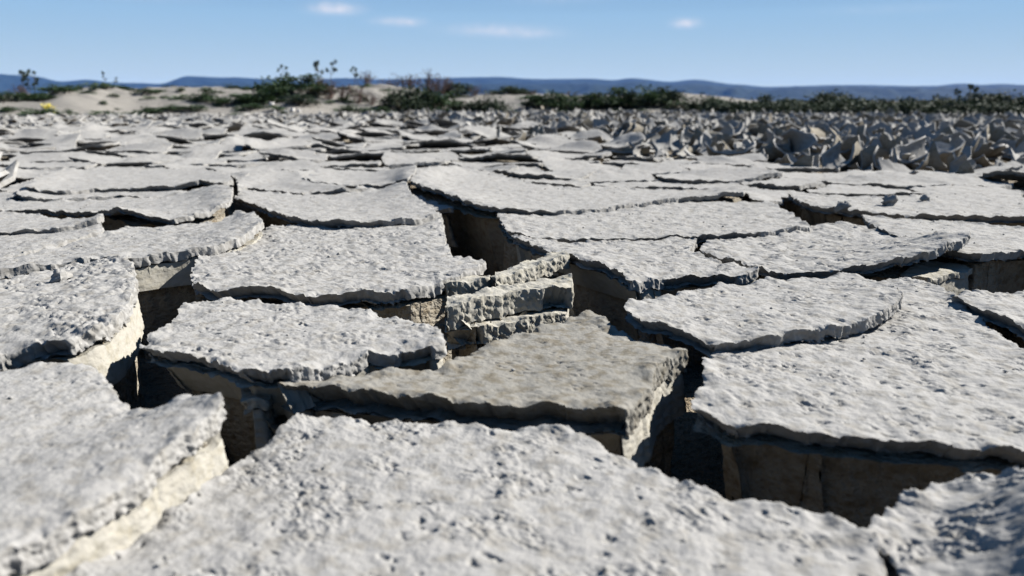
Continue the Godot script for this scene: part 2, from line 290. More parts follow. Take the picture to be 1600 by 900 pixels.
	[29.11,21.02,0.98,0.35,"d"],
	[29.66,21.62,1.03,0.37,"d"],
	[30.14,21.41,0.95,0.39,"d"],
	[30.78,20.92,0.89,0.38,"d"],
	[31.31,21.49,0.95,0.39,"d"],
	[31.87,21.34,0.89,0.37,"d"],
	[32.41,20.92,1.15,0.35,"d"],
	[32.88,21.88,1.06,0.40,"d"],
	[33.39,21.74,1.04,0.39,"d"],
	[33.99,21.21,1.15,0.44,"d"],
	[-30.58,25.50,0.66,0.73,"s"],
	[-30.02,25.60,0.62,0.68,"s"],
	[-30.18,25.40,0.49,0.55,"s"],
	[-15.35,27.00,0.68,0.75,"s"],
	[-15.19,27.20,0.54,0.60,"s"],
	[-13.10,27.00,0.73,0.81,"s"],
	[-12.97,27.10,0.47,0.52,"s"],
	[-12.34,27.30,0.76,0.85,"s"],
	[-10.71,27.00,0.59,0.65,"s"],
	[-10.54,27.20,0.52,0.57,"s"],
	[-9.98,27.00,0.32,0.35,"s"],
	[-26.11,27.00,0.38,0.43,"s"],
	[-25.61,27.10,0.32,0.35,"s"],
	[-7.51,27.00,0.32,0.35,"s"],
	[-6.99,27.20,0.32,0.36,"s"],
	[29.01,23.00,0.67,0.75,"s"],
	[28.43,23.00,0.56,0.63,"s"],
	[26.93,23.00,0.46,0.51,"s"],
	[25.68,23.20,0.45,0.50,"s"],
	[-5.18,26.50,0.62,0.69,"t"],
	[-4.66,26.60,0.60,0.66,"t"],
]

func numbered(called: String) -> String:
	var n: int = used.get(called, 0)
	used[called] = n + 1
	return called if n == 0 else "%s_%03d" % [called, n]

func tag(o: Node, label: String, category: String, group := "") -> void:
	o.set_meta("label", label)
	o.set_meta("category", category)
	if not o.has_meta("kind"):
		o.set_meta("kind", "thing")
	if group != "":
		o.set_meta("group", group)

func structure(called: String, mesh: Mesh, mat: Material) -> MeshInstance3D:
	var o := part(called, mesh, mat, self)
	o.set_meta("kind", "structure")
	return o

func part(called: String, mesh: Mesh, mat: Material, parent: Node) -> MeshInstance3D:
	if mesh == null:
		return null
	var o := MeshInstance3D.new()
	o.name = called
	o.mesh = mesh
	o.material_override = mat
	parent.add_child(o, true)
	return o

func thing(called: String, at: Vector3) -> Node3D:
	var o := Node3D.new()
	o.name = numbered(called)
	o.position = at
	add_child(o)
	return o

func noise(sd: int, freq: float, octaves := 3, kind := FastNoiseLite.TYPE_SIMPLEX_SMOOTH) -> FastNoiseLite:
	var n := FastNoiseLite.new()
	n.seed = sd
	n.frequency = freq
	n.noise_type = kind
	n.fractal_type = FastNoiseLite.FRACTAL_FBM if octaves > 1 else FastNoiseLite.FRACTAL_NONE
	n.fractal_octaves = octaves
	return n

func noise_tex(sd: int, freq: float, octaves: int, stops: Array, size := 1024) -> NoiseTexture2D:
	var t := NoiseTexture2D.new()
	t.width = size
	t.height = size
	t.seamless = true
	t.noise = noise(sd, freq, octaves)
	var g := Gradient.new()
	var offs := PackedFloat32Array()
	var cols := PackedColorArray()
	for s in stops:
		offs.append(s[0])
		cols.append(s[1])
	g.offsets = offs
	g.colors = cols
	t.color_ramp = g
	return t

func lin(r: float, g: float, b: float) -> Color:
	return Color(r, g, b).linear_to_srgb()

func mud(base: Color, tint_a: Color, tint_b: Color, sd: int, relief: float) -> StandardMaterial3D:
	var m := StandardMaterial3D.new()
	m.albedo_color = base
	m.roughness = 0.95
	m.metallic_specular = 0.15
	m.uv1_triplanar = true
	m.uv1_world_triplanar = true
	m.uv1_scale = Vector3(2.6, 2.6, 2.6)
	m.albedo_texture = noise_tex(sd, 0.012, 6, [[0.0, tint_a], [0.34, tint_a.lerp(Color.WHITE, 0.6)], [0.52, Color.WHITE], [0.68, tint_b.lerp(Color.WHITE, 0.5)], [1.0, tint_b]])
	m.heightmap_enabled = true
	m.heightmap_scale = relief
	m.heightmap_texture = M.grain_tex
	return m

func plain(c: Color, rough := 0.9) -> StandardMaterial3D:
	var m := StandardMaterial3D.new()
	m.albedo_color = c
	m.roughness = rough
	m.metallic_specular = 0.2
	return m

func leafy(c: Color, through: Color) -> StandardMaterial3D:
	var m := plain(c, 0.7)
	m.cull_mode = BaseMaterial3D.CULL_DISABLED
	m.backlight_enabled = true
	m.backlight = through
	return m

# ---------------------------------------------------------------- setting up
func _ready() -> void:
	rng.seed = 7
	set_camera()
	set_light()
	bump_n = noise(11, 20.0, 3)
	mid_n = noise(12, 62.0, 2)
	flake_n = noise(13, 95.0, 2)
	flake_n.fractal_type = FastNoiseLite.FRACTAL_RIDGED
	pit_n = noise(14, 34.0, 1, FastNoiseLite.TYPE_CELLULAR)
	pit_n.cellular_return_type = FastNoiseLite.RETURN_DISTANCE
	wall_n = noise(15, 70.0, 3)
	make_materials()
	make_ground()
	make_hills()
	make_near_slabs()
	make_field()
	make_clods()
	make_plants()

func set_camera() -> void:
	var c := Camera3D.new()
	c.name = "camera"
	var a := CameraAttributesPhysical.new()
	a.frustum_focal_length = 33.493
	a.frustum_focus_distance = 1.5
	a.exposure_aperture = 5.2
	a.frustum_near = 0.05
	a.frustum_far = 30000.0
	c.attributes = a
	c.position = Vector3(0, CAM_H, 0)
	c.rotation.x = -PITCH
	c.near = 0.05
	c.far = 30000.0
	c.fov = 39.423
	add_child(c)
	c.current = true

func set_light() -> void:
	var e := Environment.new()
	e.background_mode = Environment.BG_SKY
	e.tonemap_mode = Environment.TONE_MAPPER_LINEAR
	e.tonemap_exposure = 3.7
	e.sdfgi_enabled = true
	e.ssao_enabled = true
	e.ssil_enabled = true
	e.fog_enabled = true
	e.fog_density = 0.000023
	e.fog_light_color = lin(0.18, 0.40, 1.0)
	var sky := Sky.new()
	var m := PanoramaSkyMaterial.new()
	m.panorama = ImageTexture.create_from_image(sky_image())
	sky.sky_material = m
	e.sky = sky
	var w := WorldEnvironment.new()
	w.name = "world"
	w.environment = e
	add_child(w)
	var sun := DirectionalLight3D.new()
	sun.name = "sun"
	sun.light_energy = 1.6
	sun.light_color = Color(1.0, 0.985, 0.955)
	sun.light_angular_distance = 0.5
	sun.shadow_enabled = true
	var az := deg_to_rad(68.0)
	var el := deg_to_rad(36.0)
	var to := Vector3(sin(az) * cos(el), sin(el), -cos(az) * cos(el))
	sun.look_at_from_position(to * 10.0, Vector3.ZERO, Vector3.UP)
	add_child(sun)

func sky_image() -> Image:
	# clear air that deepens from the horizon to the zenith, with a few small fair-weather clouds
	var w := 2048
	var h := 1024
	var im := Image.create(w, h, false, Image.FORMAT_RGBF)
	var horizon := Color(0.176, 0.196, 0.182)
	var low := Color(0.048, 0.118, 0.208)
	var zenith := Color(0.007, 0.033, 0.098)
	for y in h:
		var el := (0.5 - (y + 0.5) / h) * PI
		var c := horizon
		if el > 0.0:
			c = low.lerp(zenith, pow(clampf((el - 0.1) / 1.45, 0.0, 1.0), 0.42))
			c = c.lerp(horizon, exp(-el / 0.085))
		else:
			c = horizon.lerp(Color(0.09, 0.085, 0.075), clampf(-el / 0.2, 0.0, 1.0))
		im.fill_rect(Rect2i(0, y, w, 1), c)
	var n := noise(31, 0.09, 4)
	# azimuth, elevation, half width, half height in degrees, strength
	var clouds := [[-11.9, 6.0, 1.35, 0.36, 0.75], [-8.6, 5.3, 0.9, 0.22, 0.3], [-7.4, 5.25, 1.2, 0.24, 0.55], [-1.6, 4.75, 2.6, 0.36, 0.38], [0.9, 4.55, 2.2, 0.34, 0.28], [11.6, 5.1, 0.75, 0.26, 0.75], [3.0, 6.7, 3.0, 0.3, 0.1], [-24, 6.3, 3.5, 0.3, 0.1], [24, 5.6, 4.0, 0.3, 0.08]]
	for k in 26:
		var r := RandomNumberGenerator.new()
		r.seed = 100 + k
		clouds.append([r.randf_range(42, 318), r.randf_range(4.5, 16), r.randf_range(1.0, 3.2), r.randf_range(0.3, 0.6), r.randf_range(0.15, 0.6)])
	for cl in clouds:
		var cx: float = fposmod(cl[0], 360.0) / 360.0 * w
		var cy: float = (0.5 - cl[1] / 180.0) * h
		var rx: float = cl[2] / 360.0 * w
		var ry: float = cl[3] / 180.0 * h
		for y in range(int(cy - ry * 2.6), int(cy + ry * 2.6) + 1):
			for x in range(int(cx - rx * 2.2), int(cx + rx * 2.2) + 1):
				var u := (x - cx) / rx
				var v := (y - cy) / ry
				if v > 0.0:
					v *= 1.35
				var q := u * u + v * v + n.get_noise_2d(x * 2.0, y * 5.0) * 0.9
				var a: float = cl[4] * exp(-q * 1.1)
				if a < 0.004:
					continue
				var px := posmod(x, w)
				im.set_pixel(px, y, im.get_pixel(px, y).lerp(Color(0.215, 0.217, 0.235), clampf(a * 1.1, 0.0, 1.0)))
	return im

func make_materials() -> void:
	M.grain_tex = noise_tex(3, 0.035, 5, [[0.0, Color.BLACK], [1.0, Color.WHITE]])
	M.crust = mud(lin(0.178, 0.175, 0.170), Color(0.84, 0.82, 0.79), Color(1.0, 0.995, 0.99), 1, 0.13)
	M.beige = mud(lin(0.132, 0.126, 0.114), Color(0.76, 0.72, 0.65), Color(1.0, 1.0, 1.0), 2, 0.10)
	M.cream = mud(lin(0.20, 0.192, 0.172), Color(0.88, 0.85, 0.78), Color(1.0, 0.99, 0.97), 4, 0.14)
	M.soil = mud(lin(0.13, 0.112, 0.088), Color(0.75, 0.7, 0.62), Color(1.0, 0.97, 0.92), 5, 0.8)
	M.sand = mud(lin(0.15, 0.144, 0.135), Color(0.8, 0.77, 0.72), Color(1.0, 0.98, 0.95), 6, 0.6)
	M.hill = mud(lin(0.008, 0.014, 0.013), Color(0.45, 0.55, 0.5), Color(1.0, 0.97, 0.9), 8, 0.0)
	M.hill.uv1_scale = Vector3.ONE * 0.002
	M.hill.heightmap_enabled = false
	M.leaf = leafy(lin(0.022, 0.036, 0.018), Color(0.08, 0.12, 0.05))
	M.leaf_dark = leafy(lin(0.017, 0.026, 0.015), Color(0.04, 0.06, 0.03))
	M.leaf_pale = leafy(lin(0.06, 0.08, 0.05), Color(0.15, 0.2, 0.1))
	M.stem = plain(lin(0.06, 0.05, 0.035))
	M.dry = plain(lin(0.085, 0.058, 0.05))
	M.dry_leaf = leafy(lin(0.06, 0.045, 0.045), Color(0.1, 0.08, 0.06))
	M.yellow = leafy(lin(0.5, 0.42, 0.05), Color(0.4, 0.35, 0.05))
	M.stone = plain(lin(0.32, 0.31, 0.3))
	var wa := plain(lin(0.05, 0.07, 0.09), 0.06)
	wa.metallic_specular = 0.5
	M.water = wa

# ---------------------------------------------------------------- meshes
func finish(v: PackedVector3Array, idx: PackedInt32Array) -> ArrayMesh:
	if idx.is_empty():
		return null
	var nm := PackedVector3Array()
	nm.resize(v.size())
	var i := 0
	var n := idx.size()
	while i < n:
		var a := idx[i]
		var b := idx[i + 1]
		var c := idx[i + 2]
		var f := (v[c] - v[a]).cross(v[b] - v[a])
		nm[a] += f
		nm[b] += f
		nm[c] += f
		i += 3
	for k in nm.size():
		nm[k] = nm[k].normalized()
	var arr := []
	arr.resize(Mesh.ARRAY_MAX)
	arr[Mesh.ARRAY_VERTEX] = v
	arr[Mesh.ARRAY_NORMAL] = nm
	arr[Mesh.ARRAY_INDEX] = idx
	var m := ArrayMesh.new()
	m.add_surface_from_arrays(Mesh.PRIMITIVE_TRIANGLES, arr)
	return m

# A plate of mud with outline poly, heights hs along the outline and hc in the middle. Positions are relative to org.
func plate(poly: PackedVector2Array, hs: PackedFloat32Array, hc: float, cell: float, org: Vector3, o: Dictionary) -> ArrayMesh:
	var off: float = o.get("off", 0.0)
	var rough: float = o.get("rough", 1.0) * 0.001
	var jag: float = o.get("jag", 0.004)
	var thick: float = o.get("thick", 0.02)
	var floor_y: float = o.get("floor", -99.0)
	var under: bool = o.get("under", false)
	var rows: int = o.get("rows", 5)
	var wall: float = o.get("wall", 0.002)
	var reach: float = o.get("reach", 0.09)
	var strata: float = o.get("strata", 0.0)
	var flare: float = o.get("flare", 0.0)
	var lean: float = o.get("lean", 0.0)   # undercut of the edges that the curling has lifted
	var notch: float = o.get("notch", 0.0)
	var lo := poly[0]
	var hi := poly[0]
	for p in poly:
		lo = lo.min(p)
		hi = hi.max(p)
	lo -= Vector2.ONE * (jag + cell * 2.0)
	hi += Vector2.ONE * (jag + cell * 2.0)
	var cs := 2
	var cx := int(ceil((hi.x - lo.x) / (cell * cs))) + 1
	var cz := int(ceil((hi.y - lo.y) / (cell * cs))) + 1
	var cn := cx + 1
	var sc := PackedFloat32Array()
	var hcx := PackedFloat32Array()
	sc.resize(cn * (cz + 1))
	hcx.resize(cn * (cz + 1))
	var n := poly.size()
	var wc := 1.0 / (reach * reach * reach)
	for j in cz + 1:
		for i in cn:
			var p := lo + Vector2(i, j) * cell * cs
			var best := 1e9
			var inside := false
			var ws := wc
			var hsum := wc * hc
			for k in n:
				var a := poly[k]
				var k2 := k + 1 if k + 1 < n else 0
				var b := poly[k2]
				var ab := b - a
				var t := clampf((p - a).dot(ab) / maxf(ab.length_squared(), 1e-9), 0.0, 1.0)
				var dd := p.distance_to(a + ab * t)
				if dd < best:
					best = dd
				if (a.y > p.y) != (b.y > p.y) and p.x < ab.x * (p.y - a.y) / ab.y + a.x:
					inside = not inside
				var w := 1.0 / pow(dd + 0.004, 3.0) * minf(ab.length() * 20.0, 1.0)
				ws += w
				hsum += w * lerpf(hs[k], hs[k2], t)
			sc[j * cn + i] = best if inside else -best
			hcx[j * cn + i] = hsum / ws
	var nx := cx * cs + 1
	var nz := cz * cs + 1
	var s := PackedFloat32Array()
	s.resize(nx * nz)
	var y := PackedFloat32Array()
	y.resize(nx * nz)
	var edge_r := minf(0.004, thick * 0.25)
	for j in nz:
		var cj := mini(j / cs, cz - 1)
		var fj := float(j - cj * cs) / cs
		for i in nx:
			var ci := mini(i / cs, cx - 1)
			var fi := float(i - ci * cs) / cs
			var q := cj * cn + ci
			var sv := lerpf(lerpf(sc[q], sc[q + 1], fi), lerpf(sc[q + cn], sc[q + cn + 1], fi), fj) - off
			var id := j * nx + i
			if sv < -jag - cell * 2.0:
				s[id] = sv
				continue
			var px := lo.x + i * cell
			var pz := lo.y + j * cell
			if sv < jag * 2.5:
				sv += jag * (mid_n.get_noise_2d(px, pz) * 0.7 + bump_n.get_noise_2d(px, pz) * 1.5 + flake_n.get_noise_2d(px * 1.3, pz * 1.3) * 0.3)
			s[id] = sv
			var yy := lerpf(lerpf(hcx[q], hcx[q + 1], fi), lerpf(hcx[q + cn], hcx[q + cn + 1], fi), fj)
			if rough > 0.0:
				var b1 := bump_n.get_noise_2d(px, pz)
				var b2 := mid_n.get_noise_2d(px + 7.0, pz)
				var b3 := flake_n.get_noise_2d(px, pz * 1.5 + 3.0)
				var b0 := bump_n.get_noise_2d(px * 0.35 + 2.0, pz * 0.35)
				var patch := 0.08 + 1.15 * smoothstep(-0.12, 0.42, bump_n.get_noise_2d(px * 0.45 + 9.0, pz * 0.45))
				yy += 0.0035 * b0 * minf(1.0, sv * 20.0) + rough * (2.0 * b1 + (1.5 * b2 + 1.7 * maxf(b3 - 0.05, 0.0)) * patch)
				var pt := pit_n.get_noise_2d(px + 0.012 * b2, pz * 1.4 + 0.012 * b1)
				var gate := bump_n.get_noise_2d(px * 0.6 - 4.0, pz * 0.6)
				if pt < -0.8 and gate > 0.16:
					yy -= (rough * 2.2 + 0.001) * smoothstep(-0.8, -0.93, pt)
			if rough > 0.0 and sv < 0.1:
				yy += 0.007 * exp(-maxf(sv, 0.0) / 0.022) * (0.15 + 1.6 * bump_n.get_noise_2d(px * 0.7 + 31.0, pz * 0.7))
			if sv < edge_r:
				var e := clampf(1.0 - sv / edge_r, 0.0, 1.0)
				yy -= e * e * edge_r * 0.45
			y[id] = yy
	var v := PackedVector3Array()
	var idx := PackedInt32Array()
	var vid := PackedInt32Array()
	vid.resize(nx * nz)
	vid.fill(-1)
	var hid := {}
	var seg := PackedInt32Array()
	var ring := PackedInt32Array()
	ring.resize(8)
	var cross := PackedByteArray()
	cross.resize(8)
	for j in nz - 1:
		for i in nx - 1:
			var c0 := j * nx + i
			var ids := [c0, c0 + 1, c0 + nx + 1, c0 + nx]
			var m := int(s[c0] > 0.0) + int(s[c0 + 1] > 0.0) + int(s[c0 + nx + 1] > 0.0) + int(s[c0 + nx] > 0.0)
			if m == 0:
				continue
			var cnt := 0
			for k in 4:
				var a: int = ids[k]
				var b: int = ids[(k + 1) & 3]
				if s[a] > 0.0:
					if vid[a] < 0:
						vid[a] = v.size()
						v.append(Vector3(lo.x + (a % nx) * cell - org.x, y[a] - org.y, lo.y + (a / nx) * cell - org.z))
					ring[cnt] = vid[a]
					cross[cnt] = 0
					cnt += 1
				if m < 4 and (s[a] > 0.0) != (s[b] > 0.0):
					var key := mini(a, b) * 2 + (0 if absi(a - b) == 1 else 1)
					if not hid.has(key):
						var t := s[a] / (s[a] - s[b])
						hid[key] = v.size()
						var ya := y[a] if s[a] > 0.0 else y[b]
						v.append(Vector3(lo.x + lerpf(a % nx, b % nx, t) * cell - org.x, ya - org.y, lo.y + lerpf(a / nx, b / nx, t) * cell - org.z))
					ring[cnt] = hid[key]
					cross[cnt] = 1 if s[a] > 0.0 else 2
					cnt += 1
			for k in range(1, cnt - 1):
				idx.append(ring[0])
				idx.append(ring[k])
				idx.append(ring[k + 1])
			if m < 4:
				for k in cnt:
					var k2 := k + 1 if k + 1 < cnt else 0
					if cross[k] == 1 and cross[k2] == 2:
						seg.append(ring[k])
						seg.append(ring[k2])
	# outline of the plate, pushed down as a rough wall
	var out := {}
	for id in seg:
		if out.has(id):
			continue
		var gx := clampf((v[id].x + org.x - lo.x) / (cell * cs), 0.0, cx - 0.001)
		var gz := clampf((v[id].z + org.z - lo.y) / (cell * cs), 0.0, cz - 0.001)
		var q := int(gz) * cn + int(gx)
		var fx := gx - int(gx)
		var fz := gz - int(gz)
		out[id] = -Vector3(lerpf(sc[q + 1] - sc[q], sc[q + cn + 1] - sc[q + cn], fz), 0.0, lerpf(sc[q + cn] - sc[q], sc[q + cn + 1] - sc[q + 1], fx))
	var top_n := v.size()
	var tris := idx.size()
	var start := {}
	for id in out:
		var p := v[id]
		var nn: Vector3 = out[id].normalized()
		start[id] = v.size()
		var cut := smoothstep(0.12, -0.35, nn.x * 0.89 - nn.z * 0.45)
		var deep := thick if floor_y < -50.0 else p.y + org.y - floor_y
		for r in rows + 1:
			var q := float(r) / rows
			var w := p + org
			w.y -= deep * q
			var f := wall_n.get_noise_3d(w.x, w.y * 2.2, w.z) * 1.4 + 0.5 * flake_n.get_noise_3d(w.x, w.y * 2.5, w.z)
			var push := wall * f * (minf(q * 6.0, 1.0))
			push += strata * wall_n.get_noise_2d(w.y * 3.0, w.x * 0.06 + w.z * 0.06)
			push += flare * q - cut * (notch + lean * q)
			v.append(p + nn * push - Vector3(0, deep * q, 0))
	for k in range(0, seg.size(), 2):
		var a: int = start[seg[k]]
		var b: int = start[seg[k + 1]]
		for r in rows:
			idx.append_array([a + r, a + r + 1, b + r, b + r, a + r + 1, b + r + 1])
	if under:
		var b0 := v.size()
		for k in top_n:
			v.append(v[start[k] + rows] if start.has(k) else v[k] - Vector3(0, thick, 0))
		for k in range(0, tris, 3):
			idx.append(b0 + idx[k])
			idx.append(b0 + idx[k + 2])
			idx.append(b0 + idx[k + 1])
	return finish(v, idx)

func inset_ok(poly: PackedVector2Array, d: float) -> bool:
	return Geometry2D.offset_polygon(poly, -d).size() > 0

func add_slab(called: String, label: String, category: String, group: String, poly: PackedVector2Array, hs: PackedFloat32Array, hc: float, thick: float, rough: float, mat: String, body: int, cell: float, floor_y: float) -> Node3D:
	var mid := Vector2.ZERO
	for p in poly:
		mid += p
	mid /= poly.size()
	var org := Vector3(mid.x, floor_y, mid.y)
	var t := thing(called, org)
	tag(t, label, category, group)
	var top := -9.0
	for h in hs:
		top = maxf(top, h)
	var lifted := top - hc > 0.008 or body == 0
	var size := 0.0
	for p in poly:
		size = maxf(size, p.distance_to(mid))
	part("crust", plate(poly, hs, hc, cell, org, {"rough": rough, "jag": minf(0.0026 + rough * 0.0006, 0.006) * clampf(size * 5.0, 0.4, 1.0), "thick": thick, "under": lifted, "rows": clampi(int(thick / cell), 2, 9), "wall": 0.0024 + 0.0008 * rough, "reach": minf(0.1, size * 0.4), "lean": thick * 1.1}), M[mat], t)
	if body >= 0:
		var low := PackedFloat32Array()
		for h in hs:
			low.append(minf(h, hc + 0.012 if body == 2 else hc) - thick - 0.0025)
		var off := 0.003 if body >= 1 else minf(0.03, size * 0.12)
		part("lower_layer", plate(poly, low, hc - thick - 0.0025, cell * 2.0, org, {"off": off, "rough": rough * 0.3, "jag": 0.002, "floor": floor_y - 0.02 if body < 2 else hc - thick - 0.05, "rows": clampi(int(0.1 / cell / 2.0), 4, 18), "wall": 0.0035 if body < 2 else 0.0014, "strata": 0.0035 if body < 2 else 0.0016, "flare": 0.008, "lean": 0.04 if body == 2 else minf(0.06, size * 0.2), "notch": 0.018 if body == 2 else minf(0.045, size * 0.2)}), M.cream if body == 2 else M.soil_wall, t)
		if body == 2:
			part("subsoil", plate(poly, low, hc - thick - 0.045, cell * 3.0, org, {"off": 0.012, "rough": 0.0, "jag": 0.002, "floor": floor_y - 0.02, "rows": 6, "wall": 0.006, "lean": 0.05, "notch": minf(0.045, size * 0.2)}), M.soil_wall, t)
	return t

var taken: Array[PackedVector2Array] = []

func make_near_slabs() -> void:
	M.soil_wall = mud(lin(0.168, 0.154, 0.13), Color(0.74, 0.66, 0.55), Color(1.0, 0.98, 0.94), 9, 0.6)
	M.damp = mud(lin(0.15, 0.138, 0.118), Color(0.8, 0.75, 0.67), Color(1.0, 0.98, 0.94), 9, 0.2)
	for s in SLABS:
		var pts: Array = s[7]
		var poly := PackedVector2Array()
		var hs := PackedFloat32Array()
		for k in range(0, pts.size(), 3):
			poly.append(Vector2(pts[k], pts[k + 1]))
			hs.append(pts[k + 2])
		var c := Vector2.ZERO
		for p in poly:
			c += p
		c /= poly.size()
		var cell := clampf(c.length() * 0.0026, 0.002, 0.012)
		var body: int = s[6]
		if s[1].begins_with("overriding"):
			body = -1
		add_slab(s[0], s[1], s[0].replace("_", " "), "", poly, hs, s[2], s[3], s[4], s[5], body, cell, -0.21)
		taken.append(poly)

# ---------------------------------------------------------------- ground, bank, hills
func along(table: Array, az: float) -> float:
	var k := 0
	while k + 2 < table.size() - 2 and table[k + 2] < az:
		k += 2
	var t := clampf((az - table[k]) / (table[k + 2] - table[k]), 0.0, 1.0)
	t = t * t * (3.0 - 2.0 * t)
	return lerpf(table[k + 1], table[k + 3], t)

func ground_y(x: float, z: float) -> float:
	var d := Vector2(x, z).length()
	return lerpf(-0.215, -0.045, smoothstep(2.6, 4.4, d)) + bump_n.get_noise_2d(x * 0.2, z * 0.2) * 0.012

func bank_y(x: float, z: float) -> float:
	var d := Vector2(x, z).length()
	var az := rad_to_deg(atan2(x, -z))
	var h := along(BANK, az)
	var from := 21.6 + 1.2 * bump_n.get_noise_2d(az * 0.004, 3.0)
	var up := smoothstep(from, from + 5.5, d)
	var lumps := bump_n.get_noise_2d(x * 0.012, z * 0.02) * 0.16 + bump_n.get_noise_2d(x * 0.05, z * 0.06 + 5.0) * 0.12
	return -0.10 + (h + 0.08) * up * (1.0 + lumps) * (1.0 - 0.75 * smoothstep(from + 9.0, from + 30.0, d)) + 0.03 * mid_n.get_noise_2d(x * 0.05, z * 0.05) * up

func land_y(x: float, z: float) -> float:
	return maxf(ground_y(x, z), bank_y(x, z))

func polar(azs: PackedFloat32Array, ds: PackedFloat32Array, closed: bool, f: Callable) -> ArrayMesh:
	var v := PackedVector3Array()
	var idx := PackedInt32Array()
	var n := azs.size()
	for d in ds:
		for a in azs:
			var r := deg_to_rad(a)
			var x := sin(r) * d
			var z := -cos(r) * d
			v.append(Vector3(x, f.call(x, z), z))
	for j in ds.size() - 1:
		for i in (n if closed else n - 1):
			var i2 := (i + 1) % n
			var a := j * n + i
			var b := j * n + i2
			var c := (j + 1) * n + i
			var e := (j + 1) * n + i2
			idx.append_array([a, c, b, b, c, e])
	return finish(v, idx)

func make_ground() -> void:
	var azs := PackedFloat32Array()
	for k in 200:
		azs.append(-50.0 + k * 0.5)
	for k in 43:
		azs.append(50.0 + k * 6.0 + 1.0)
	var ds := PackedFloat32Array([0.001])
	var d := 0.2
	while d < 9000.0:
		ds.append(d)
		d *= 1.035 if d < 30.0 else 1.25
	ds.append(9500.0)
	structure("ground", polar(azs, ds, true, ground_y), M.soil)
	var ba := PackedFloat32Array()
	for k in 361:
		ba.append(-60.0 + k / 3.0)
	var bd := PackedFloat32Array()
	d = 20.0
	while d < 70.0:
		bd.append(d)
		d += 0.12 if d < 31.0 else 2.0
	structure("sand_bank", polar(ba, bd, false, bank_y), M.sand)
	# thin sheet of open water beyond the scrub
	var wa := PackedFloat32Array()
	for k in 25:
		wa.append(26.5 + k * 1.2)
	structure("water", polar(wa, PackedFloat32Array([16.5, 17.5, 18.5, 19.6]), false, func(_x, _z): return -0.022), M.water)

func make_hills() -> void:
	var big := noise(41, 0.0011, 4)
	var rid := noise(42, 0.0022, 4)
	rid.fractal_type = FastNoiseLite.FRACTAL_RIDGED
	for layer in 2:
		var azs := PackedFloat32Array()
		for k in 381:
			azs.append(-57.0 + k * 0.3)
		var ds := PackedFloat32Array()
		var near := 5200.0 if layer == 0 else 7600.0
		for k in 25:
			ds.append(near + k * 80.0)
		var f := func(x: float, z: float) -> float:
			var dd := Vector2(x, z).length()
			var az := rad_to_deg(atan2(x, -z))
			var q := (dd - near) / 1920.0
			var top := tan(deg_to_rad(along(RIDGE, az))) * (near + 1250.0)
			if layer == 0:
				top *= 0.72 + 0.3 * big.get_noise_2d(az * 26.0, 7.0) - 0.75 * smoothstep(-19.0, -31.0, az)
			var env := smoothstep(0.0, 0.62, q) * (1.0 - smoothstep(0.68, 1.0, q))
			var gully := rid.get_noise_2d(x, z)
			var side := env * (1.0 - env) * 4.0
			return -20.0 + (top + 20.0) * env * (1.0 + 0.03 * big.get_noise_2d(x * 2.0, z * 2.0)) + side * gully * 55.0
		structure("hills" if layer == 0 else "far_hills", polar(azs, ds, false, f), M.hill)

# ---------------------------------------------------------------- the field of plates behind
func curl_at(x: float, z: float) -> float:
	var d := -z
	var edge := 2.3
	if d < 5.0:
		edge = lerpf(2.5, 1.1, clampf((d - 3.6) / 1.4, 0.0, 1.0))
	elif d < 10.0:
		edge = lerpf(1.1, -0.1, (d - 5.0) / 5.0)
	else:
		edge = lerpf(-0.1, -4.0, clampf((d - 10.0) / 8.0, 0.0, 1.0))
	return smoothstep(-0.5, 0.7, (x - edge) / (0.5 + d * 0.09) + bump_n.get_noise_2d(x * 0.03, z * 0.03) * 0.7)

func in_view(x: float, z: float, margin: float) -> bool:
	if z > -0.3:
		return false
	var y := -CAM_H
	var c := cos(PITCH)
	var s := sin(PITCH)
	var cy := y * c - z * s
	var cz := y * s + z * c
	cy = y * c + (-z) * s
	cz = -y * s + (-z) * c
	var px := 800.0 + x / cz * FOCAL
	var py := 450.0 - cy / cz * FOCAL
	return px > -margin and px < 1600.0 + margin and py < 900.0 + margin

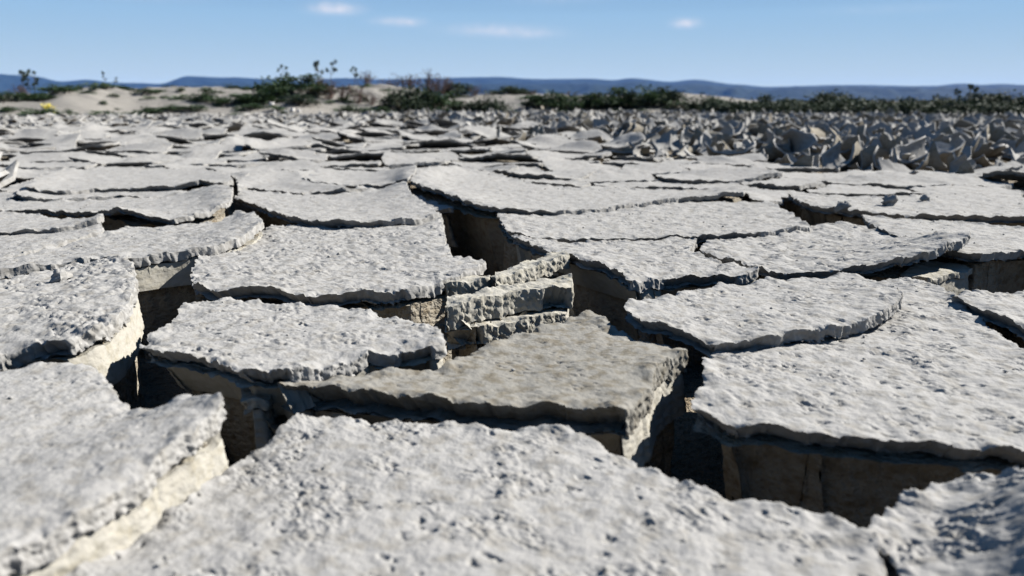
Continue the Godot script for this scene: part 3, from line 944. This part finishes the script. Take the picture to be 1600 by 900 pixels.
func flake_shape(r: RandomNumberGenerator, bend: float, bend2: float, thick: float, na := 22, nr := 6) -> Array:
	# an irregular plate about 1 across, rolled up along one axis
	var rad := PackedFloat32Array()
	var corners := r.randi_range(3, 5)
	var ph := r.randf() * TAU
	for k in na:
		var a := TAU * k / na
		var u := fposmod((a + ph) / TAU * corners, 1.0) - 0.5
		var side := cos(PI / corners) / cos(u * TAU / corners)
		rad.append(0.5 * lerpf(1.0, side, 1.0) * (1.0 + r.randf_range(-0.13, 0.13)) / 0.8)
	var stretch := r.randf_range(0.55, 1.0)
	var v := PackedVector3Array()
	var idx := PackedInt32Array()
	var shift := r.randf_range(-0.2, 0.2)
	var wob := r.randf() * 50.0
	var under_i := PackedInt32Array()
	for side in 2:
		var base := v.size()
		for j in nr + 1:
			for k in na:
				var a := TAU * k / na
				var rr := rad[k] * j / nr
				var u := cos(a) * rr
				var w := sin(a) * rr * stretch
				var uu := u + shift * w
				var bu := bend * (1.0 + 0.5 * sin(w * 3.0 + wob))
				var au := uu * bu
				var aw := w * bend2
				var p := Vector3(sin(au) / bu, (1.0 - cos(au)) / bu + (1.0 - cos(aw)) / maxf(bend2, 0.05), w)
				var nn := Vector3(-sin(au), cos(au), -sin(aw) * 0.5).normalized()
				p += nn * 0.02 * bump_n.get_noise_3d(u * 0.2 + wob, w * 0.2, 0.0)
				if side == 1:
					p -= nn * thick
				v.append(p)
		for j in nr:
			for k in na:
				var k2 := (k + 1) % na
				var a := base + j * na + k
				var b := base + j * na + k2
				var c := base + (j + 1) * na + k
				var e := base + (j + 1) * na + k2
				if side == 0:
					idx.append_array([a, c, b, b, c, e])
				else:
					under_i.append_array([a, b, c, b, e, c])
	var half := v.size() / 2
	var rim := v.size()
	for k in na:
		v.append(v[nr * na + k])
		v.append(v[half + nr * na + k])
	for k in na:
		var k2 := (k + 1) % na
		idx.append_array([rim + k * 2, rim + k * 2 + 1, rim + k2 * 2, rim + k2 * 2, rim + k * 2 + 1, rim + k2 * 2 + 1])
	var uv := v.slice(half, half * 2)
	for k in under_i.size():
		under_i[k] -= half
	var tv := v.slice(0, half)
	tv.append_array(v.slice(rim))
	for k in idx.size():
		if idx[k] >= rim:
			idx[k] -= half
	return [finish(tv, idx), finish(uv, under_i)]

func cell_of(site: Vector2, near: Array) -> PackedVector2Array:
	var poly := PackedVector2Array([site + Vector2(-1, -1), site + Vector2(1, -1), site + Vector2(1, 1), site + Vector2(-1, 1)])
	for o in near:
		var m: Vector2 = (site + o) * 0.5
		var nd: Vector2 = o - site
		var cut := PackedVector2Array()
		for k in poly.size():
			var a := poly[k]
			var b := poly[(k + 1) % poly.size()]
			var da := (a - m).dot(nd)
			var db := (b - m).dot(nd)
			if da <= 0.0:
				cut.append(a)
			if (da < 0.0) != (db < 0.0) and absf(da - db) > 1e-9:
				cut.append(a.lerp(b, da / (da - db)))
		poly = cut
	return poly

func area(p: PackedVector2Array) -> float:
	var s := 0.0
	for k in p.size():
		s += p[k].cross(p[(k + 1) % p.size()])
	return absf(s) * 0.5

func make_field() -> void:
	rng.seed = 21
	var step := Vector2(0.4, 0.35)
	var sites := {}
	for j in range(-1, 66):
		for i in range(-55, 56):
			sites[Vector2i(i, j)] = Vector2((i + 0.5 * (j % 2)) * step.x + rng.randf_range(-0.18, 0.18), -(j * step.y) + rng.randf_range(-0.15, 0.15))
	var shapes := []
	var r := RandomNumberGenerator.new()
	r.seed = 5
	for k in 18:
		shapes.append(flake_shape(r, [r.randf_range(3.0, 4.2), r.randf_range(1.2, 1.8), r.randf_range(2.0, 2.8)][k % 3], r.randf_range(0.05, 0.6), r.randf_range(0.03, 0.05)))
	var mild := []
	var far := []
	for k in 12:
		mild.append(flake_shape(r, r.randf_range(0.5, 1.8), r.randf_range(0.1, 0.5), r.randf_range(0.035, 0.06), 14, 2))
		far.append(flake_shape(r, r.randf_range(1.3, 3.4), r.randf_range(0.1, 0.9), r.randf_range(0.03, 0.05), 12, 2))
	var order := sites.keys()
	order.sort_custom(func(a, b): return sites[a].length_squared() < sites[b].length_squared())
	var plates := 0
	var flakes := 0
	var rest_v := PackedVector3Array()
	var rest_i := PackedInt32Array()
	var under_v := PackedVector3Array()
	var under_i := PackedInt32Array()
	for key in order:
		var s: Vector2 = sites[key]
		if s.length() > 22.5 or absf(rad_to_deg(atan2(s.x, -s.y))) > 44.0 and s.length() > 3.0:
			continue
		if s.y > 0.6 or absf(s.x) < 0.5 and s.y > -0.3:
			continue
		var curl := curl_at(s.x, s.y)
		var seen := in_view(s.x, s.y, 60.0)
		if in_view(s.x, s.y, 140.0) and s.y > -2.75:
			continue
		if curl > 0.3 + 0.45 * rng.randf():
			# strongly rolled flakes, two to a cell
			for q in 3:
				var p := s + Vector2(rng.randf_range(-0.24, 0.24), rng.randf_range(-0.22, 0.22))
				var bad := false
				for t in taken:
					if Geometry2D.is_point_in_polygon(p, t) or Geometry2D.is_point_in_polygon(p + Vector2(0, 0.16), t):
						bad = true
						break
				var size := rng.randf_range(0.17, 0.38) * (0.6 if q == 1 else 1.0) * lerpf(0.75, 1.1, curl)
				var which := rng.randi() % shapes.size()
				var b := Basis(Vector3.UP, rng.randf() * TAU) * Basis(Vector3(1, 0, 0), rng.randf_range(-0.5, 0.5) * curl) * Basis(Vector3(0, 0, 1), rng.randf_range(-0.5, 0.5) * curl)
				b = b.scaled(Vector3.ONE * size)
				var at := Vector3(p.x, land_y(p.x, p.y) + 0.02, p.y)
				if bad:
					continue
				if seen and flakes < 290:
					flakes += 1
					var o := thing("curled_mud_flake", at)
					part("upper_face", shapes[which][0], M.crust, o).transform = Transform3D(b, Vector3.ZERO)
					part("underside", shapes[which][1], M.damp, o).transform = Transform3D(b, Vector3.ZERO)
					var how: String = "rolled almost into a tube" if which % 3 == 0 else ("bowed like a shallow bowl" if which % 3 == 1 else "curled up along one side")
					tag(o, "%s mud flake %s in the tangled strip" % ["big" if size > 0.32 else ("middling" if size > 0.22 else "small"), how], "mud flake", "curled mud flakes heaped in front of the scrub")
				else:
					weld(rest_v, rest_i, far[which % 12][0], Transform3D(b, at))
					weld(under_v, under_i, far[which % 12][1], Transform3D(b, at))
			continue
		var near := []
		for dj in range(-2, 3):
			for di in range(-2, 3):
				var k2 := Vector2i(key.x + di, key.y + dj)
				if (di != 0 or dj != 0) and sites.has(k2):
					near.append(sites[k2])
		var poly := cell_of(s, near)
		var touched := false
		for t in taken:
			if Geometry2D.intersect_polygons(poly, t).size() == 0:
				continue
			touched = true
			var grown := Geometry2D.offset_polygon(t, 0.012)
			var rests := Geometry2D.clip_polygons(poly, grown[0])
			var best := PackedVector2Array()
			for q in rests:
				if not Geometry2D.is_polygon_clockwise(q) and area(q) > (area(best) if best.size() > 2 else 0.0):
					best = q
			poly = best
			if poly.size() < 3:
				break
		if poly.size() < 3 or area(poly) < 0.018:
			continue
		var gap := rng.randf_range(0.004, 0.016)
		var shr := Geometry2D.offset_polygon(poly, -gap)
		if shr.size() == 0:
			continue
		poly = shr[0]
		# bend long edges a little
		var fine := PackedVector2Array()
		for k in poly.size():
			var a := poly[k]
			var b := poly[(k + 1) % poly.size()]
			var parts := maxi(1, int(a.distance_to(b) / 0.09))
			for q in parts:
				var pp := a.lerp(b, float(q) / parts)
				if q > 0:
					pp += (b - a).normalized().orthogonal() * rng.randf_range(-0.012, 0.012)
				fine.append(pp)
		var c := Vector2.ZERO
		for p in fine:
			c += p
		c /= fine.size()
		var lift_dir := Vector2.from_angle(rng.randf() * TAU)
		var amp := 0.008 + 0.05 * curl + 0.03 * pow(rng.randf(), 2.2) + 0.085 * smoothstep(3.0, 7.0, -c.y) * pow(rng.randf(), 1.6)
		var hs := PackedFloat32Array()
		var base := rng.randf_range(-0.012, 0.006)
		for p in fine:
			var q := (p - c).normalized().dot(lift_dir)
			hs.append(base + amp * (0.25 + 0.9 * maxf(q, 0.0) + 0.5 * maxf(-q - 0.5, 0.0)) + rng.randf_range(-0.003, 0.003))
		if seen and plates < 290:
			plates += 1
			var d := c.length()
			var label := "thin pale mud plate lying nearly flat among the cracked plates"
			if amp > 0.035:
				label = "pale mud plate with one edge curled well up among flatter plates"
			elif amp > 0.02:
				label = "shallow dished pale mud plate with a slightly raised brim"
			add_slab("mud_plate", label, "mud plate", "mud plates stretching to the sand bank", fine, hs, base, 0.013 + 0.006 * rng.randf(), 0.9, "crust", 0, clampf(d * 0.0038, 0.008, 0.03), land_y(c.x, c.y) - 0.005)
		else:
			var size := sqrt(area(fine)) * 1.15
			var b := (Basis(Vector3.UP, rng.randf() * TAU) * Basis(Vector3.RIGHT, rng.randf_range(-0.14, 0.14))).scaled(Vector3(size, size, size))
			var which := rng.randi() % mild.size()
			for side in 2:
				weld(rest_v if side == 0 else under_v, rest_i if side == 0 else under_i, mild[which][side], Transform3D(b, Vector3(c.x, base - 0.012, c.y)))
	var rest := thing("distant_mud_flakes", Vector3.ZERO)
	part("upper_face", finish(rest_v, rest_i), M.crust, rest).set_meta("kind", "stuff")
	part("underside", finish(under_v, under_i), M.damp, rest).set_meta("kind", "stuff")
	rest.set_meta("kind", "stuff")
	tag(rest, "countless small mud flakes covering the far lake bed below the bank", "mud flakes")
	var total := 0
	var met := {}
	for o in find_children("*", "MeshInstance3D", true, false):
		if met.has(o.mesh):
			continue
		met[o.mesh] = true
		total += o.mesh.surface_get_array_index_len(0) / 3
	print("triangles ", total)
	print("plates ", plates, " flakes ", flakes, " rest tris ", rest_i.size() / 3)

func weld(v: PackedVector3Array, idx: PackedInt32Array, m: ArrayMesh, t: Transform3D) -> void:
	var arr := m.surface_get_arrays(0)
	var b := v.size()
	v.append_array(t * (arr[Mesh.ARRAY_VERTEX] as PackedVector3Array))
	for k in (arr[Mesh.ARRAY_INDEX] as PackedInt32Array):
		idx.append(b + k)

# ---------------------------------------------------------------- clods and crumbs
func clod_shape(sd: int) -> ArrayMesh:
	var s := SphereMesh.new()
	s.radial_segments = 14
	s.rings = 8
	s.radius = 0.5
	s.height = 1.0
	var arr := s.get_mesh_arrays()
	var v: PackedVector3Array = arr[Mesh.ARRAY_VERTEX]
	for k in v.size():
		var p := v[k]
		var f := 1.0 + 0.9 * bump_n.get_noise_3d(p.x * 0.06 + sd, p.y * 0.06, p.z * 0.06) + 0.5 * mid_n.get_noise_3d(p.x * 0.08, p.y * 0.08 + sd, p.z * 0.08)
		v[k] = p * f * Vector3(1, 0.75, 0.9)
	return finish(v, arr[Mesh.ARRAY_INDEX])

func make_clods() -> void:
	rng.seed = 77
	var shapes: Array[ArrayMesh] = []
	for k in 5:
		shapes.append(clod_shape(k * 13))
	# x, z, rests at, size
	var big := [[1.244,-2.650,0.012,0.050,"dark rounded mud clod lying on the flat slab behind a straight crack"],[1.019,-2.478,0.018,0.045,"upright mud clod on the corner of the flat slab by a black crack"],[1.428,-2.772,0.012,0.030,"tiny pointed mud clod on open mud beside the dark rounded one"],[-0.306,-2.342,0.006,0.022,"little white mud clod on the edge of the coarse blistered slab"],[-0.826,-1.437,0.028,0.030,"crumbly mud clod on the rough blistered slab"],[-0.113,-2.810,-0.090,0.050,"mud clod lying deep inside the black crack"]]
	for k in big.size():
		var o := part(numbered("mud_clod"), shapes[k % 5], M.crust, self)
		var q: Array = big[k]
		o.transform = Transform3D(Basis(Vector3.UP, k * 1.7).scaled(Vector3.ONE * q[3]), Vector3(q[0], q[2] + q[3] * 0.3, q[1]))
		tag(o, q[4], "mud clod")
	# loose crumbs lying on the slabs
	var v := PackedVector3Array()
	var idx := PackedInt32Array()
	var oct := PackedVector3Array([Vector3(1, 0, 0), Vector3(0, 0, 1), Vector3(-1, 0, 0), Vector3(0, 0, -1), Vector3(0, 0.9, 0), Vector3(0, -0.6, 0)])
	for s in SLABS:
		if s[0] != "mud_slab":
			continue
		var pts: Array = s[7]
		var poly := PackedVector2Array()
		var lo := Vector2(99, 99)
		var hi := -lo
		for k in range(0, pts.size(), 3):
			var p := Vector2(pts[k], pts[k + 1])
			poly.append(p)
			lo = lo.min(p)
			hi = hi.max(p)
		var inner := Geometry2D.offset_polygon(poly, -0.03)
		if inner.size() == 0:
			continue
		var flat := poly.size()
		for k in int(area(poly) * 260.0 * s[4]):
			var p := Vector2(rng.randf_range(lo.x, hi.x), rng.randf_range(lo.y, hi.y))
			if not Geometry2D.is_point_in_polygon(p, inner[0]):
				continue
			var dmin := 9.0
			for q in flat:
				dmin = minf(dmin, p.distance_to(poly[q]))
			if dmin < 0.05:
				continue
			var sz := 0.0012 + 0.0035 * pow(rng.randf(), 3.0)
			var b0 := v.size()
			var bs := Basis(Vector3.UP, rng.randf() * TAU).scaled(Vector3(sz, sz * 0.8, sz * rng.randf_range(0.6, 1.0)))
			for q in oct:
				v.append(bs * (q * rng.randf_range(0.75, 1.2)) + Vector3(p.x, s[2] + sz * 0.5, p.y))
			for q in 4:
				idx.append_array([b0 + q, b0 + 4, b0 + (q + 1) % 4, b0 + (q + 1) % 4, b0 + 5, b0 + q])
	var o := part("mud_crumbs", finish(v, idx), M.crust, self)
	o.set_meta("kind", "stuff")
	tag(o, "loose grains and crumbs of dry mud scattered over the slabs", "crumbs")

# ---------------------------------------------------------------- plants on the bank
func tube(v: PackedVector3Array, idx: PackedInt32Array, pts: Array, r0: float, r1: float) -> void:
	var b0 := v.size()
	for k in pts.size():
		var dir: Vector3 = (pts[mini(k + 1, pts.size() - 1)] - pts[maxi(k - 1, 0)]).normalized()
		var side := dir.cross(Vector3(0.31, 0.2, 0.93)).normalized()
		var up := side.cross(dir)
		var rr := lerpf(r0, r1, float(k) / (pts.size() - 1))
		for q in 4:
			var a := TAU * q / 4.0
			v.append(pts[k] + (side * cos(a) + up * sin(a)) * rr)
	for k in pts.size() - 1:
		for q in 4:
			var a := b0 + k * 4 + q
			var b := b0 + k * 4 + (q + 1) % 4
			idx.append_array([a, b, a + 4, b, b + 4, a + 4])

func leaf(v: PackedVector3Array, idx: PackedInt32Array, p: Vector3, dir: Vector3, l: float, r: RandomNumberGenerator) -> void:
	var side := dir.cross(Vector3(r.randf() - 0.5, r.randf() - 0.5, r.randf() - 0.5)).normalized()
	var up := side.cross(dir)
	var b := v.size()
	v.append(p)
	v.append(p + dir * l * 0.5 + side * l * 0.3 + up * l * 0.08)
	v.append(p + dir * l)
	v.append(p + dir * l * 0.5 - side * l * 0.3 + up * l * 0.08)
	idx.append_array([b, b + 1, b + 2, b, b + 2, b + 3])

func bush_meshes(sd: int, clumps: int, per: int, l: float, flat: float) -> Array:
	# about 1 wide and 1 tall before scaling
	var r := RandomNumberGenerator.new()
	r.seed = sd
	var lv := PackedVector3Array()
	var li := PackedInt32Array()
	var sv := PackedVector3Array()
	var si := PackedInt32Array()
	for k in clumps:
		var a := r.randf() * TAU
		var rad := sqrt(r.randf()) * 0.4
		var hgt := (0.25 + 0.6 * r.randf()) * sqrt(maxf(0.05, 1.0 - rad * rad * 4.5)) * (1.0 if r.randf() < 0.85 else 1.2)
		var c := Vector3(cos(a) * rad, hgt, sin(a) * rad)
		tube(sv, si, [Vector3(c.x * 0.15, 0, c.z * 0.15), Vector3(c.x * 0.5, c.y * 0.5, c.z * 0.6), c], 0.014, 0.004)
		var cr := r.randf_range(0.1, 0.2)
		for q in per:
			var dv := Vector3(r.randfn(), r.randfn() * flat, r.randfn()) * 0.55
			var p := c + dv * cr
			p.y = maxf(p.y, 0.01)
			leaf(lv, li, p, (dv + Vector3(r.randfn(), 0.4 + r.randfn(), r.randfn()) * 0.7).normalized(), l * r.randf_range(0.6, 1.3), r)
	return [finish(lv, li), finish(sv, si)]

func twig_meshes(sd: int, stems: int, spread: float) -> Array:
	var r := RandomNumberGenerator.new()
	r.seed = sd
	var sv := PackedVector3Array()
	var si := PackedInt32Array()
	var lv := PackedVector3Array()
	var li := PackedInt32Array()
	for k in stems:
		var a := r.randf() * TAU
		var lean := r.randf() * spread
		var tip := Vector3(cos(a) * lean, r.randf_range(0.6, 1.0), sin(a) * lean)
		var root := Vector3(cos(a) * lean * 0.2, 0, sin(a) * lean * 0.2)
		var mid := root.lerp(tip, 0.5) + Vector3(r.randfn(), 0, r.randfn()) * 0.04
		tube(sv, si, [root, mid, tip], 0.012, 0.003)
		for q in 7:
			var t := r.randf_range(0.3, 1.0)
			var p := root.lerp(mid, t * 2.0) if t < 0.5 else mid.lerp(tip, t * 2.0 - 1.0)
			var d := Vector3(r.randfn(), 0.6 + absf(r.randfn()), r.randfn()).normalized() * r.randf_range(0.08, 0.22)
			tube(sv, si, [p, p + d * 0.5 + Vector3(0, -0.01, 0), p + d], 0.005, 0.002)
			for w in 5:
				leaf(lv, li, p + d * r.randf_range(0.3, 1.0), Vector3(r.randfn(), r.randfn(), r.randfn()).normalized(), r.randf_range(0.02, 0.05), r)
	return [finish(lv, li), finish(sv, si)]

func stalk_meshes(sd: int) -> Array:
	# a tall bare weed: one stem, a few side shoots, tight clusters of leaves at the ends
	var r := RandomNumberGenerator.new()
	r.seed = sd
	var sv := PackedVector3Array()
	var si := PackedInt32Array()
	var lv := PackedVector3Array()
	var li := PackedInt32Array()
	var tip := Vector3(r.randf_range(-0.12, 0.12), 1.0, r.randf_range(-0.1, 0.1))
	tube(sv, si, [Vector3.ZERO, tip * 0.5 + Vector3(0.03, 0, 0), tip], 0.016, 0.008)
	var ends := [tip]
	for k in 4:
		var p := tip * r.randf_range(0.45, 0.85)
		var a := r.randf() * TAU
		var e := p + Vector3(cos(a) * 0.22, r.randf_range(0.1, 0.28), sin(a) * 0.1)
		tube(sv, si, [p, p.lerp(e, 0.6) - Vector3(0, 0.02, 0), e], 0.009, 0.005)
		ends.append(e)
	for e in ends:
		for q in 34:
			var d := Vector3(r.randfn(), r.randfn(), r.randfn()).normalized()
			leaf(lv, li, e + d * r.randf() * 0.035, d, r.randf_range(0.05, 0.1), r)
	for q in 60:
		var d := Vector3(r.randfn(), r.randf() * 0.6, r.randfn()).normalized()
		leaf(lv, li, Vector3(0, r.randf() * 0.1, 0) + d * 0.03, d, r.randf_range(0.08, 0.18), r)
	return [finish(lv, li), finish(sv, si)]

func make_plants() -> void:
	rng.seed = 99
	var kinds := {}
	for k in 5:
		kinds["g%d" % k] = bush_meshes(200 + k, 20, 44, 0.10, 0.8)
		kinds["d%d" % k] = bush_meshes(300 + k, 24, 46, 0.09, 0.9)
		kinds["t%d" % k] = twig_meshes(400 + k, 16, 0.5)
		kinds["s%d" % k] = stalk_meshes(500 + k)
		kinds["c%d" % k] = bush_meshes(600 + k, 12, 26, 0.16, 0.6)
	var n := 0
	for p in PLANTS:
		n += 1
		var az := deg_to_rad(p[0])
		var at := Vector3(sin(az) * p[1], 0, -cos(az) * p[1])
		at.y = land_y(at.x, at.z) - 0.02
		var kind: String = p[4]
		var set_of: Array = kinds[kind[0] + str(n % 5)] if kinds.has(kind[0] + "0") else kinds["c" + str(n % 5)]
		var called: String = {"g": "green_bush", "d": "dark_bush", "t": "dry_bush", "s": "tall_weed", "c": "low_herb", "y": "flowering_herb"}[kind[0]]
		var o := thing(called, at)
		o.rotation.y = rng.randf() * TAU
		var leaf_mat: Material = {"g": M.leaf, "d": M.leaf_dark, "t": M.dry_leaf, "s": M.leaf_dark, "c": M.leaf, "y": M.leaf_pale}[kind[0]]
		if kind == "c" and n % 3 == 0:
			leaf_mat = M.leaf_pale
		var f := part("foliage", set_of[0], leaf_mat, o)
		var st := part("stems", set_of[1], M.dry if kind[0] == "t" else M.stem, o)
		st.name = "stem"
		for q in [f, st]:
			q.scale = Vector3(p[2], p[3], p[2])
		if kind[0] == "y":
			var r := RandomNumberGenerator.new()
			r.seed = 9
			var v := PackedVector3Array()
			var idx := PackedInt32Array()
			for q in 90:
				leaf(v, idx, Vector3(r.randfn() * 0.06, p[3] * 0.9 + r.randfn() * 0.04, r.randfn() * 0.06), Vector3(r.randfn(), 1.0, r.randfn()).normalized(), 0.05, r)
			part("blossom", finish(v, idx), M.yellow, o)
		var group: String = {"g": "green bushes on the sand bank", "d": "dark scrub in front of the hills", "t": "dry twiggy bushes on the bank", "s": "tall weeds against the sky", "c": "low herbs on the sand", "y": ""}[kind[0]]
		var label: String = p[5] if p.size() > 5 else {"g": "leafy green bush growing low on the sandy bank", "d": "dense dark scrub bush in the backlit row behind the flakes", "t": "dry purplish bush of bare twigs on the sandy bank", "s": "tall thin weed with leaf tufts standing against the sky", "c": "low sparse green herb growing on open sand", "y": "small herb with bright yellow flowers on the sand"}[kind[0]]
		tag(o, label, {"g": "bush", "d": "bush", "t": "bush", "s": "weed", "c": "herb", "y": "flower"}[kind[0]], group)
	# pale stones lying at the foot of the bank
	var shapes := [clod_shape(3), clod_shape(40), clod_shape(81)]
	var stones := [[-16.09,22.4,0.09],[-15.35,22.2,0.10],[-14.94,22.3,0.13],[-14.52,22.2,0.10],[-13.10,22.2,0.10],[-16.22,23.5,0.15],[-11.66,22.2,0.15]]
	for k in stones.size():
		var az := deg_to_rad(stones[k][0])
		var d: float = stones[k][1]
		var at := Vector3(sin(az) * d, 0, -cos(az) * d)
		at.y = land_y(at.x, at.z) + 0.03
		var o := part(numbered("pale_stone"), shapes[k % 3], M.stone, self)
		o.transform = Transform3D(Basis(Vector3.UP, k).scaled(Vector3.ONE * stones[k][2]), at)
		tag(o, "rounded whitish stone at the foot of the green bushes", "stone", "pale stones below the bushes")
